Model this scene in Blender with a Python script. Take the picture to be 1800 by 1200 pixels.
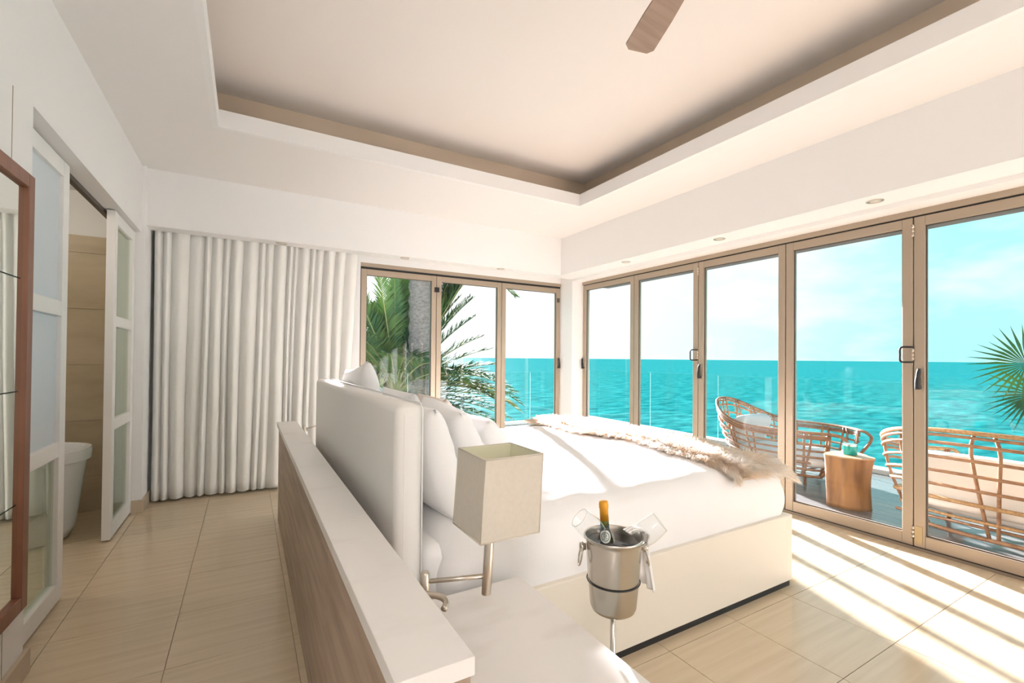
import bpy, bmesh, math, random
from mathutils import Vector, Matrix
random.seed(7)
S = bpy.context.scene
for o in list(bpy.data.objects): bpy.data.objects.remove(o)
COL = S.collection
PI = math.pi

# ------------------------------------------------------------------ camera
cam = bpy.data.cameras.new('camera'); co = bpy.data.objects.new('camera', cam); COL.objects.link(co)
YAW, PITCH, ROLL, FPX = .5255, .0102, .0088, 803.1
fwd = Vector((math.sin(YAW)*math.cos(PITCH), math.cos(YAW)*math.cos(PITCH), math.sin(PITCH)))
rgt = Vector((math.cos(YAW), -math.sin(YAW), 0)); up = rgt.cross(fwd)
r2 = rgt*math.cos(ROLL)+up*math.sin(ROLL); u2 = up*math.cos(ROLL)-rgt*math.sin(ROLL)
mw = Matrix((r2, u2, -fwd)).transposed().to_4x4(); mw.translation = (0, 0, 1.35)
co.matrix_world = mw
cam.sensor_fit = 'HORIZONTAL'; cam.sensor_width = 36; cam.lens = FPX/1800*36
cam.shift_y = 20.79/1800; cam.clip_end = 60000; cam.clip_start = .05
S.camera = co

# ------------------------------------------------------------------ light
SUN = Vector((.385, 1, .313)).normalized()
EXPOSURE = 1.12
SKY_STRENGTH = .92
SUN_STRENGTH = 28.0
S.view_settings.view_transform = 'Standard'; S.view_settings.look = 'None'
S.view_settings.exposure = EXPOSURE; S.view_settings.gamma = 1; S.view_settings.use_curve_mapping = False
W = bpy.data.worlds.new('sky'); S.world = W; W.use_nodes = True
nt = W.node_tree; nt.nodes.clear()
def N(t, **k):
    n = nt.nodes.new(t)
    for a, b in k.items(): setattr(n, a, b)
    return n
L = lambda a, b: nt.links.new(a, b)
out = N('ShaderNodeOutputWorld'); bg = N('ShaderNodeBackground'); L(bg.outputs[0], out.inputs[0])
tc = N('ShaderNodeTexCoord'); sep = N('ShaderNodeSeparateXYZ'); L(tc.outputs['Generated'], sep.inputs[0])
ramp = N('ShaderNodeValToRGB'); L(sep.outputs[2], ramp.inputs[0])
cr = ramp.color_ramp
cr.elements[0].position = 0.0; cr.elements[0].color = (.27, .56, .60, 1)
cr.elements[1].position = .9; cr.elements[1].color = (.15, .44, .60, 1)
e = cr.elements.new(.12); e.color = (.29, .60, .65, 1)
e = cr.elements.new(.4); e.color = (.22, .54, .64, 1)
# clouds: stretched noise
mp = N('ShaderNodeMapping'); mp.inputs['Scale'].default_value = (1.5, 1.5, 4.0); L(tc.outputs['Generated'], mp.inputs[0])
nz = N('ShaderNodeTexNoise'); nz.inputs['Scale'].default_value = 2.6; nz.inputs['Detail'].default_value = 7; nz.inputs['Roughness'].default_value = .55
L(mp.outputs[0], nz.inputs[0])
cm = N('ShaderNodeMapRange'); cm.inputs[1].default_value = .46; cm.inputs[2].default_value = .66; L(nz.outputs[0], cm.inputs[0])
mixc = N('ShaderNodeMix', data_type='RGBA'); L(cm.outputs[0], mixc.inputs[0]); L(ramp.outputs[0], mixc.inputs[6]); mixc.inputs[7].default_value = (.52, .68, .70, 1)
# haze glow around the sun
dot = N('ShaderNodeVectorMath', operation='DOT_PRODUCT'); L(tc.outputs['Generated'], dot.inputs[0]); dot.inputs[1].default_value = SUN
gl = N('ShaderNodeMapRange'); gl.inputs[1].default_value = .62; gl.inputs[2].default_value = 1.0; L(dot.outputs['Value'], gl.inputs[0])
mixg = N('ShaderNodeMix', data_type='RGBA'); L(gl.outputs[0], mixg.inputs[0]); L(mixc.outputs[2], mixg.inputs[6]); mixg.inputs[7].default_value = (.64, .64, .63, 1)
L(mixg.outputs[2], bg.inputs[0]); bg.inputs[1].default_value = SKY_STRENGTH
sl = bpy.data.lights.new('sun', 'SUN'); sl.energy = SUN_STRENGTH; sl.angle = math.radians(1.6); sl.color = (1, .925, .98)
so = bpy.data.objects.new('sun', sl); COL.objects.link(so); so.rotation_euler = SUN.to_track_quat('Z', 'Y').to_euler(); so.location = (8, 20, 8)

# ------------------------------------------------------------------ materials
MATS = {}
def mat(name, col, rough=.5, metal=0, spec=.5, noise=None, bump=None, coat=0, sheen=0, trans=0):
    """noise=(colour2, scale xyz, detail, lo, hi)  bump=(scale xyz, strength, distance)"""
    m = bpy.data.materials.new(name); m.use_nodes = True; t = m.node_tree
    p = t.nodes['Principled BSDF']
    p.inputs['Base Color'].default_value = (*col, 1); p.inputs['Roughness'].default_value = rough
    p.inputs['Metallic'].default_value = metal; p.inputs['Specular IOR Level'].default_value = spec
    p.inputs['Coat Weight'].default_value = coat; p.inputs['Sheen Weight'].default_value = sheen
    if trans: p.inputs['Transmission Weight'].default_value = trans
    def tex(scale, detail=4):
        c = t.nodes.new('ShaderNodeTexCoord'); q = t.nodes.new('ShaderNodeMapping'); q.inputs['Scale'].default_value = scale
        n = t.nodes.new('ShaderNodeTexNoise'); n.inputs['Scale'].default_value = 1; n.inputs['Detail'].default_value = detail
        t.links.new(c.outputs['Object'], q.inputs[0]); t.links.new(q.outputs[0], n.inputs[0]); return n
    if noise:
        c2, sc, det, lo, hi = noise
        n = tex(sc, det); r = t.nodes.new('ShaderNodeMapRange'); r.inputs[1].default_value = lo; r.inputs[2].default_value = hi
        t.links.new(n.outputs[0], r.inputs[0])
        x = t.nodes.new('ShaderNodeMix'); x.data_type = 'RGBA'; t.links.new(r.outputs[0], x.inputs[0])
        x.inputs[6].default_value = (*col, 1); x.inputs[7].default_value = (*c2, 1); t.links.new(x.outputs[2], p.inputs['Base Color'])
    if bump:
        sc, st, di = bump
        n = tex(sc, 5); b = t.nodes.new('ShaderNodeBump'); b.inputs['Strength'].default_value = st; b.inputs['Distance'].default_value = di
        t.links.new(n.outputs[0], b.inputs['Height']); t.links.new(b.outputs[0], p.inputs['Normal'])
    MATS[name] = m; return m
def glassmat(name, tint, ior=1.45, rough=0.0, fac=None, gcol=(1, 1, 1)):
    m = bpy.data.materials.new(name); m.use_nodes = True; t = m.node_tree; t.nodes.clear()
    o = t.nodes.new('ShaderNodeOutputMaterial'); x = t.nodes.new('ShaderNodeMixShader')
    a = t.nodes.new('ShaderNodeBsdfTransparent'); a.inputs[0].default_value = (*tint, 1)
    g = t.nodes.new('ShaderNodeBsdfGlossy'); g.inputs['Roughness'].default_value = rough; g.inputs[0].default_value = (*gcol, 1)
    if fac is None:
        f = t.nodes.new('ShaderNodeLayerWeight'); f.inputs[0].default_value = .5      # facing -> Schlick reflectance, same from both sides
        pw = t.nodes.new('ShaderNodeMath'); pw.operation = 'POWER'; pw.inputs[1].default_value = 5; t.links.new(f.outputs['Facing'], pw.inputs[0])
        f0 = ((ior-1)/(ior+1))**2
        ma = t.nodes.new('ShaderNodeMath'); ma.operation = 'MULTIPLY_ADD'; ma.inputs[1].default_value = 1-f0; ma.inputs[2].default_value = f0
        t.links.new(pw.outputs[0], ma.inputs[0]); t.links.new(ma.outputs[0], x.inputs[0])
    else: x.inputs[0].default_value = fac
    t.links.new(a.outputs[0], x.inputs[1]); t.links.new(g.outputs[0], x.inputs[2]); t.links.new(x.outputs[0], o.inputs[0])
    MATS[name] = m; return m
mat('white_paint', (.86, .852, .845), .6, spec=.3)
mat('ceiling_paint', (.85, .83, .815), .7, spec=.2)
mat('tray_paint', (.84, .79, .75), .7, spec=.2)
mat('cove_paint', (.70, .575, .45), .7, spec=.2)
mat('tile', (.67, .545, .385), .18, spec=.7, noise=((.60, .475, .325), (1.2, 22, 1), 5, .38, .66), bump=((1, 8, 1), .02, .01))
mat('grout', (.36, .29, .21), .8)
mat('base_tile', (.55, .45, .33), .4)
mat('bath_tile', (.52, .42, .29), .4, noise=((.43, .34, .22), (3, 3, 9), 5, .35, .7))
mat('bronze_frame', (.43, .35, .27), .38, metal=.35)
mat('bronze_dark', (.10, .08, .065), .5)
mat('black', (.012, .012, .014), .45)
mat('seam', (.03, .03, .03), .6)
glassmat('glass', (.975, .99, .985), ior=1.22)
glassmat('rail_glass', (.92, .98, .97), ior=1.25)
mat('glass_edge', (.62, .85, .82), .2)
mat('white_door', (.86, .85, .83), .4)
mat('frosted', (.62, .70, .76), .35, noise=((.66, .72, .77), (3, 3, 2), 2, .3, .7))
glassmat('door_glass', (.78, .82, .77), fac=.30, gcol=(.90, .95, .90))
glassmat('mirror', (0, 0, 0), fac=1.0, gcol=(.86, .90, .86), rough=.01)
mat('mirror_frame', (.26, .105, .055), .4, noise=((.18, .065, .035), (4, 30, 2), 4, .35, .7))
mat('chrome', (.80, .78, .75), .15, metal=1)
mat('nickel', (.62, .56, .49), .28, metal=1)
mat('steel', (.60, .555, .50), .26, metal=1, bump=((60, 60, 4), .05, .002))
mat('curtain', (.84, .83, .80), .9, spec=.1, sheen=.3, bump=((300, 300, 20), .08, .001))
mat('quartz', (.86, .83, .80), .3, noise=((.78, .74, .70), (3, 7, 3), 6, .55, .72))
mat('oak', (.50, .385, .295), .5, noise=((.34, .245, .175), (4, 2.2, 26), 7, .35, .68), bump=((6, 4, 60), .12, .003))
mat('leather', (.86, .835, .80), .45, bump=((160, 160, 160), .08, .001))
mat('leather_cream', (.82, .75, .645), .42, bump=((160, 160, 160), .05, .001))
mat('linen', (.92, .905, .90), .85, spec=.15, sheen=.2, bump=((7, 7, 7), .18, .02))
mat('pillow', (.92, .905, .90), .85, spec=.15, sheen=.2, bump=((9, 9, 9), .2, .015))
mat('pillow_blush', (.80, .70, .62), .85, spec=.15)
mat('fur', (.98, .96, .94), .75, spec=.2, noise=((.86, .66, .46), (6, 6, 6), 3, .36, .64))
m = MATS['fur']; t = m.node_tree; p = t.nodes['Principled BSDF']
tl = t.nodes.new('ShaderNodeBsdfTranslucent'); tl.inputs[0].default_value = (.95, .88, .80, 1); mx = t.nodes.new('ShaderNodeMixShader'); mx.inputs[0].default_value = .5
t.links.new(p.outputs[0], mx.inputs[1]); t.links.new(tl.outputs[0], mx.inputs[2]); t.links.new(mx.outputs[0], t.nodes['Material Output'].inputs[0])
mat('fur_backing', (.78, .66, .54), .9)
mat('shade_fabric', (.66, .595, .51), .85, noise=((.63, .565, .48), (90, 90, 90), 2, .3, .7))
mat('shade_inner', (.80, .78, .58), .85)
mat('bottle_glass', (.012, .022, .008), .08, coat=.5)
mat('bottle_neck', (.09, .10, .012), .08)
mat('foil', (.80, .37, .03), .35, metal=.35)
mat('label_white', (.82, .82, .78), .5)
mat('label_ink', (.05, .12, .10), .5)
mat('ice_dark', (.04, .04, .045), .15)
glassmat('wine_glass', (.985, .99, .99), ior=1.3)
mat('rattan', (.33, .17, .08), .45, noise=((.20, .09, .04), (20, 20, 20), 4, .35, .7), bump=((1, 1, 1), .0, .001))
mat('rattan_wrap', (.44, .26, .11), .5, noise=((.26, .13, .05), (60, 60, 60), 3, .35, .7))
mat('cushion', (.80, .755, .69), .9, spec=.1, bump=((9, 9, 9), .35, .02))
mat('cushion_grey', (.62, .60, .58), .9, spec=.1, bump=((9, 9, 9), .3, .02))
mat('stump', (.36, .17, .055), .5, noise=((.14, .06, .02), (9, 9, 2.2), 6, .40, .68), bump=((14, 14, 3), .3, .01))
mat('stump_top', (.40, .25, .13), .35)
mat('teal', (.0, .36, .36), .25)
mat('deck', (.17, .17, .17), .22, noise=((.12, .115, .11), (20, 1.2, 1), 5, .35, .7))
mat('deck_gap', (.12, .11, .11), .8)
mat('kerb', (.72, .71, .68), .7)
mat('eave_wood', (.22, .145, .115), .6, noise=((.14, .09, .07), (30, 2, 2), 4, .35, .7))
mat('trunk', (.20, .19, .175), .9, noise=((.11, .10, .09), (14, 14, 26), 5, .35, .7), bump=((16, 16, 40), .8, .05))
mat('frond', (.04, .10, .04), .8, spec=.1, noise=((.11, .18, .045), (1.4, 1.4, 1.4), 3, .40, .68))
mat('frond_dry', (.30, .25, .06), .8, spec=.1, noise=((.22, .26, .06), (2, 2, 2), 3, .35, .7))
mat('rachis', (.22, .24, .08), .6)
mat('sand', (.26, .22, .16), .9, noise=((.12, .14, .07), (.6, .6, .6), 5, .4, .65))
mat('blade', (.34, .23, .165), .4, noise=((.26, .165, .11), (3, 30, 3), 4, .35, .7))
mat('tub', (.84, .85, .86), .18)
mat('napkin', (.86, .83, .80), .9, spec=.1)
mat('lens', (.75, .72, .66), .3)
mat('brass', (.45, .36, .22), .35, metal=.7)
# sea: turquoise water over pale sand, small waves
m = mat('sea', (.01, .12, .12), .6, spec=.03)
t = m.node_tree; p = t.nodes['Principled BSDF']
c = t.nodes.new('ShaderNodeTexCoord')
def seanoise(sc, det):
    q = t.nodes.new('ShaderNodeMapping'); q.inputs['Scale'].default_value = sc; q.inputs['Rotation'].default_value = (0, 0, -.5)
    n = t.nodes.new('ShaderNodeTexNoise'); n.inputs['Scale'].default_value = 1; n.inputs['Detail'].default_value = det; n.inputs['Roughness'].default_value = .6
    t.links.new(c.outputs['Object'], q.inputs[0]); t.links.new(q.outputs[0], n.inputs[0]); return n
n1 = seanoise((.22, .42, 1), 8); n2 = seanoise((.012, .03, 1), 4)
r = t.nodes.new('ShaderNodeMapRange'); r.inputs[1].default_value = .38; r.inputs[2].default_value = .72; t.links.new(n1.outputs[0], r.inputs[0])
x = t.nodes.new('ShaderNodeMix'); x.data_type = 'RGBA'; t.links.new(r.outputs[0], x.inputs[0])
x.inputs[6].default_value = (.001, .070, .075, 1); x.inputs[7].default_value = (.022, .180, .175, 1)
r3 = t.nodes.new('ShaderNodeMapRange'); r3.inputs[1].default_value = .35; r3.inputs[2].default_value = .7; t.links.new(n2.outputs[0], r3.inputs[0])
x2 = t.nodes.new('ShaderNodeMix'); x2.data_type = 'RGBA'; x2.blend_type = 'MULTIPLY'; t.links.new(r3.outputs[0], x2.inputs[0])
t.links.new(x.outputs[2], x2.inputs[6]); x2.inputs[7].default_value = (.75, .92, .94, 1)
b = t.nodes.new('ShaderNodeBump'); b.inputs['Strength'].default_value = .25; b.inputs['Distance'].default_value = .6
t.links.new(n1.outputs[0], b.inputs['Height'])
df = t.nodes.new('ShaderNodeBsdfDiffuse'); gs = t.nodes.new('ShaderNodeBsdfGlossy'); gs.inputs['Roughness'].default_value = .5
mx = t.nodes.new('ShaderNodeMixShader'); mx.inputs[0].default_value = .004
t.links.new(x2.outputs[2], df.inputs[0]); t.links.new(b.outputs[0], df.inputs['Normal']); t.links.new(b.outputs[0], gs.inputs['Normal'])
t.links.new(df.outputs[0], mx.inputs[1]); t.links.new(gs.outputs[0], mx.inputs[2]); t.links.new(mx.outputs[0], t.nodes['Material Output'].inputs[0]); t.nodes.remove(p)

# ------------------------------------------------------------------ helpers
ORG = {}
def org(o): return ORG.get(o.name, Vector((0, 0, 0))) if o else Vector((0, 0, 0))
def tag(o, label=None, cat=None, group=None, kind=None):
    if label: o['label'] = label
    if cat: o['category'] = cat
    if group: o['group'] = group
    if kind: o['kind'] = kind
    return o
def thing(name, label, cat, loc=(0, 0, 0), group=None, kind=None, parent=None):
    o = bpy.data.objects.new(name, None); COL.objects.link(o); o.empty_display_size = .1
    loc = Vector(loc)
    if parent: o.parent = parent; o.location = loc-org(parent)
    else: o.location = loc
    ORG[o.name] = loc.copy()
    return tag(o, label, cat, group, kind)
def obj(name, vs, fs, m, parent=None, smooth=False, loc=None, kind=None):
    """vs in world coordinates; stored relative to the thing's own base"""
    if loc is None:
        if parent: base = org(parent)
        else:
            lo = [min(v[i] for v in vs) for i in range(3)]; hi = [max(v[i] for v in vs) for i in range(3)]
            base = Vector(((lo[0]+hi[0])/2, (lo[1]+hi[1])/2, lo[2]))
    else: base = Vector(loc)
    me = bpy.data.meshes.new(name)
    me.from_pydata([tuple(Vector(v)-base) for v in vs], [], fs)
    if smooth: me.polygons.foreach_set('use_smooth', [True]*len(me.polygons))
    ms = m if isinstance(m, (list, tuple)) else [m]
    for k in ms: me.materials.append(MATS[k])
    me.validate(); me.update()
    o = bpy.data.objects.new(name, me); COL.objects.link(o)
    if parent: o.parent = parent; o.location = base-org(parent)
    else: o.location = base
    ORG[o.name] = base.copy()
    if kind: o['kind'] = kind
    return o
def boxvf(x0, x1, y0, y1, z0, z1, bev=0):
    if not bev:
        v = [(x, y, z) for z in (z0, z1) for y in (y0, y1) for x in (x0, x1)]
        return v, [(0, 2, 3, 1), (4, 5, 7, 6), (0, 1, 5, 4), (2, 6, 7, 3), (0, 4, 6, 2), (1, 3, 7, 5)]
    bm = bmesh.new(); bmesh.ops.create_cube(bm, size=1)
    for q in bm.verts: q.co = Vector(((x0+x1)/2+q.co.x*(x1-x0), (y0+y1)/2+q.co.y*(y1-y0), (z0+z1)/2+q.co.z*(z1-z0)))
    bmesh.ops.bevel(bm, geom=bm.edges[:], offset=bev, segments=3, profile=.5, affect='EDGES')
    bm.verts.index_update(); v = [tuple(q.co) for q in bm.verts]; f = [tuple(q.index for q in fc.verts) for fc in bm.faces]; bm.free()
    return v, f
def box(name, x0, x1, y0, y1, z0, z1, m, parent=None, bev=0, **k):
    v, f = boxvf(x0, x1, y0, y1, z0, z1, bev); return obj(name, v, f, m, parent, **k)
def join(*parts):
    V, F = [], []
    for v, f in parts:
        n = len(V); V += list(v); F += [tuple(i+n for i in q) for q in f]
    return V, F
def boxes(name, lst, m, parent=None, **k):
    v, f = join(*[boxvf(*b) for b in lst]); return obj(name, v, f, m, parent, **k)
def tubevf(pts, r, seg=8, closed=False, cap=True):
    pts = [Vector(p) for p in pts]; n = len(pts)
    rs = r if isinstance(r, (list, tuple)) else [r]*n
    V, F = [], []
    T = []
    for i in range(n):
        a = pts[(i-1) % n] if (closed or i > 0) else pts[0]; c = pts[(i+1) % n] if (closed or i < n-1) else pts[-1]
        T.append((c-a).normalized())
    ref = Vector((0, 0, 1)) if abs(T[0].z) < .9 else Vector((1, 0, 0))
    u = (ref-T[0]*ref.dot(T[0])).normalized()
    for i in range(n):
        u = (u-T[i]*u.dot(T[i])).normalized(); w = T[i].cross(u)
        for j in range(seg):
            a = 2*PI*j/seg; V.append(pts[i]+(u*math.cos(a)+w*math.sin(a))*rs[i])
    for i in range(n if closed else n-1):
        for j in range(seg):
            a, b2 = i*seg+j, i*seg+(j+1) % seg; c2, d = ((i+1) % n)*seg+(j+1) % seg, ((i+1) % n)*seg+j
            F.append((a, b2, c2, d))
    if cap and not closed:
        F.append(tuple(range(seg-1, -1, -1))); F.append(tuple((n-1)*seg+j for j in range(seg)))
    return V, F
def tube(name, pts, r, m, parent=None, seg=8, closed=False, **k):
    v, f = tubevf(pts, r, seg, closed); return obj(name, v, f, m, parent, smooth=True, **k)
def lathevf(prof, c=(0, 0, 0), axis=(0, 0, 1), seg=32):
    ax = Vector(axis).normalized(); ref = Vector((1, 0, 0)) if abs(ax.x) < .9 else Vector((0, 1, 0))
    u = (ref-ax*ref.dot(ax)).normalized(); w = ax.cross(u); c = Vector(c); V, F = [], []
    for r, z in prof:
        for j in range(seg):
            a = 2*PI*j/seg; V.append(c+ax*z+(u*math.cos(a)+w*math.sin(a))*r)
    for i in range(len(prof)-1):
        for j in range(seg):
            F.append((i*seg+j, i*seg+(j+1) % seg, (i+1)*seg+(j+1) % seg, (i+1)*seg+j))
    if prof[0][0] > 1e-5: F.append(tuple(range(seg-1, -1, -1)))
    if prof[-1][0] > 1e-5: F.append(tuple((len(prof)-1)*seg+j for j in range(seg)))
    return V, F
def lathe(name, prof, m, parent=None, c=(0, 0, 0), axis=(0, 0, 1), seg=32, **k):
    v, f = lathevf(prof, c, axis, seg); return obj(name, v, f, m, parent, smooth=True, **k)
def smooth_by_angle(o, ang=40):
    me = o.data
    me.polygons.foreach_set('use_smooth', [True]*len(me.polygons))
    bm = bmesh.new(); bm.from_mesh(me)
    for e_ in bm.edges:
        if len(e_.link_faces) == 2 and e_.calc_face_angle(0) > math.radians(ang): e_.smooth = False
    bm.to_mesh(me); bm.free()
def nse(x, y, z=0, s=1.0):
    from mathutils import noise
    return noise.noise(Vector((x*s, y*s, z*s)))
def curve(pts, n=8):
    """Catmull-Rom through pts"""
    P = [Vector(p) for p in pts]; P = [P[0]*2-P[1]]+P+[P[-1]*2-P[-2]]; R = []
    for i in range(1, len(P)-2):
        for k in range(n):
            s = k/n; a, b2, c2, d = P[i-1], P[i], P[i+1], P[i+2]
            R.append(.5*((2*b2)+(c2-a)*s+(2*a-5*b2+4*c2-d)*s*s+(3*b2-a-3*c2+d)*s**3))
    R.append(P[-2]); return R

# ------------------------------------------------------------------ the room
XL, XR, YF, YB = -.80, 4.165, 5.45, -3.2        # left wall face, right glazing face, far wall face, back wall
XB = -2.7                                       # bathroom back
fl = box('floor', XB-.1, XR+.12, YB-.1, YF+.12, -.20, -.004, 'grout'); tag(fl, 'beige stone tiled floor of the bedroom', 'floor', kind='structure')
tile_cache = {}
gx = [-.79+.5*k for k in range(-4, 11)]; gy = [.98+.489*k for k in range(-8, 11)]
def clip(a, lo, hi): return max(lo, min(hi, a))
def tile(x0, x1, y0, y1):
    key = (round(x1-x0, 4), round(y1-y0, 4)); cx, cy = (x0+x1)/2, (y0+y1)/2
    if key not in tile_cache:
        o = box('tile', x0+.0015, x1-.0015, y0+.0015, y1-.0015, -.012, 0, 'tile', fl, bev=.0012, loc=(cx, cy, -.012)); tile_cache[key] = o
    else:
        o = tile_cache[key].copy(); COL.objects.link(o); o.location = Vector((cx, cy, -.012))-org(fl)
for i in range(len(gx)-1):
    for j in range(len(gy)-1):
        x0, x1, y0, y1 = clip(gx[i], XB, XR), clip(gx[i+1], XB, XR), clip(gy[j], YB, YF), clip(gy[j+1], YB, YF)
        if x1-x0 < .02 or y1-y0 < .02: continue
        tile(x0, x1, y0, y1)

ZC, ZS = 2.98, 2.48
# left wall: plain wall by the camera, header over the sliding doors
wl = boxes('wall_left', [(XL-.16, XL, YB, 2.70, 0, ZC), (XL-.16, XL, 2.70, 5.0, 2.405, ZC), (XL-.16, XL+.03, 5.0, YF+.1, 0, ZC)], 'white_paint'); tag(wl, 'white left wall with recessed sliding doors', 'wall', kind='structure')
box('panel_joint', XL, XL+.0015, 2.50, 2.504, .10, 2.39, 'bronze_frame', wl)
tag(boxes('baseboard_left', [(XL+.0005, XL+.018, YB, 2.718, 0, .10), (XL-.064, XL+.0005, 2.7005, 2.718, 0, .10), (XL+.0305, XL+.048, 4.982, 5.30, 0, .105), (XL-.036, XL+.0305, 4.986, 4.9995, 0, .105)], 'base_tile'), 'beige tile skirting along the left wall', 'skirting', kind='structure')
# far wall with glazed opening
wf = boxes('wall_far', [(XB, 1.125, YF, YF+.14, 0, 3.5), (3.985, XR+.3, YF, YF+.14, 0, 3.5), (1.125, 3.985, YF, YF+.14, 2.445, 3.5), (3.985, XR+.14, 5.18, YF, 0, ZS)], 'white_paint'); tag(wf, 'white far wall with palm view glazing and corner pillar', 'wall', kind='structure')
wr = boxes('wall_right', [(XR, XR+.14, YB, 5.18, 2.447, 3.5), (XR, XR+.14, YB-.1, YB+.2, 0, 2.447)], 'white_paint'); tag(wr, 'white lintel wall above the sea-facing glass doors', 'wall', kind='structure')
tag(box('wall_back', XB, XR+.14, YB-.14, YB, 0, 3.5, 'white_paint'), 'white wall behind the viewpoint', 'wall', kind='structure')
# soffits
tag(box('trim_1', XL, 3.68, 5.04, 5.22, ZS, 3.2, 'white_paint'), 'white dropped soffit beam above the curtain and palm windows', 'soffit', kind='structure')
tag(boxes('trim_2', [(3.68, 3.985, YB, 5.22, ZS, 3.2), (3.98, XR+.01, YB, YF, 2.447, 3.2)], 'white_paint'), 'white dropped soffit beam above the sea-facing doors', 'soffit', kind='structure')
tag(box('trim_3', XL, 3.985, 5.22, YF, 2.56, 3.2, 'white_paint'), 'white curtain pocket behind the far soffit', 'soffit', kind='structure')
# ceiling with tray
TX0, TX1, TY0, TY1 = -.20, 3.06, -1.3, 3.86; CV = .28
ce = boxes('ceiling', [(XL-.2, TX0, YB, 5.1, ZC, ZC+.03), (TX1, 3.75, YB, 5.1, ZC, ZC+.03), (TX0, TX1, TY1, 5.1, ZC, ZC+.03), (TX0, TX1, YB, TY0, ZC, ZC+.03)], 'ceiling_paint'); tag(ce, 'white ceiling with deep rectangular tray', 'ceiling', kind='structure')
lw = .035
pr_ = .003
boxes('tray_lip', [(TX0-lw, TX0+pr_, TY0-lw, TY1+lw, ZC-.001, ZC+.125), (TX1-pr_, TX1+lw, TY0-lw, TY1+lw, ZC-.001, ZC+.125), (TX0+pr_, TX1-pr_, TY1-pr_, TY1+lw, ZC-.001, ZC+.125), (TX0+pr_, TX1-pr_, TY0-lw, TY0+pr_, ZC-.001, ZC+.125)], 'white_paint', ce)
a0, a1, b0, b1 = TX0-CV, TX1+CV, TY0-CV, TY1+CV
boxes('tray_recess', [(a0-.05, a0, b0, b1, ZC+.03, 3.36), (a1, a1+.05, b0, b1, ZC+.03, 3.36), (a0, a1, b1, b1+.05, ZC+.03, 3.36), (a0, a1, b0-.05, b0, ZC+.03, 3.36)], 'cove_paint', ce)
box('tray_top', a0-.05, a1+.05, b0-.05, b1+.05, 3.36, 3.42, 'tray_paint', ce)
rf = box('roof', XB-.2, XR+.2, YB-.2, YF+.16, 3.45, 3.60, 'white_paint'); tag(rf, 'flat roof slab over the room', 'roof', kind='structure')

# bathroom shell seen through the sliding doors
wb = boxes('wall_bathroom', [(XB, XL-.16, 5.25, 5.35, 2.37, 2.9), (XB-.1, XB, YB, 5.35, 0, 2.9), (XB, XL-.16, 2.0, 2.1, 0, 2.9), (XB, XL-.16, 2.1, 5.3, 2.75, 2.9)], 'white_paint'); tag(wb, 'bathroom walls beyond the sliding doors', 'wall', kind='structure')
box('tile_bed', XB, XL-.10, 5.245, 5.30, 0, 2.37, 'grout', wb)
zz = [0, .30, .78, 1.26, 1.74, 2.22, 2.37]
for i in range(6):
    off = .45 if i % 2 else 0
    xs = sorted(set([XB]+[clip(XB+.9*k+off, XB, XL-.1) for k in range(4)]+[XL-.1]))
    for a, c2 in zip(xs[:-1], xs[1:]):
        if c2-a > .03: box('tile', a+.0015, c2-.0015, 5.235, 5.246, zz[i]+.0015, zz[i+1]-.0015, 'bath_tile', wb)

# sliding doors
def sliding_door(name, y0, y1, xf, label, th=.05, fr=(1, 1), glass=('door_glass', 'frosted', 'frosted'), stile=.085):
    d = thing(name, label, 'door', (xf-th/2, (y0+y1)/2, 0), kind='structure')
    zb, zt = .012, 2.395
    for a, c2 in ((y0, y0+stile), (y1-stile, y1)): box('stile', xf-th, xf, a, c2, zb, zt, 'white_door', d, bev=.003)
    rails = [(zb, .11), (.795, .875), (1.555, 1.635), (zt-.085, zt)]
    for a, c2 in rails: box('rail', xf-th+.001, xf-.001, y0+stile, y1-stile, a, c2, 'white_door', d, bev=.003)
    for k in range(3):
        box('pane', xf-th/2-.004, xf-th/2+.004, y0+stile-.004, y1-stile+.004, rails[k][1]-.004, rails[k+1][0]+.004, glass[k], d)
    return d
d1 = sliding_door('door_1', 2.66, 3.44, -.868, 'white sliding door with two frosted panes beside the mirror')
h_ = tube('handle', curve([(-.93, 3.40, 1.29), (-.985, 3.405, 1.28), (-.995, 3.405, 1.20), (-.995, 3.405, 1.08), (-.985, 3.405, 1.00), (-.93, 3.40, .99)], 6), .011, 'chrome', d1, seg=12); h_['label'] = 'chrome D shaped pull handle'
d2 = sliding_door('door_2', 4.31, 4.985, -.838, 'white glazed door panel beside the curtain', glass=('door_glass',)*3, stile=.075)
tr = boxes('trim_4', [(-.935, -.905, 2.70, 4.98, 2.375, 2.405)], 'bronze_dark'); tag(tr, 'dark sliding door track under the header', 'track', kind='structure')

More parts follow.
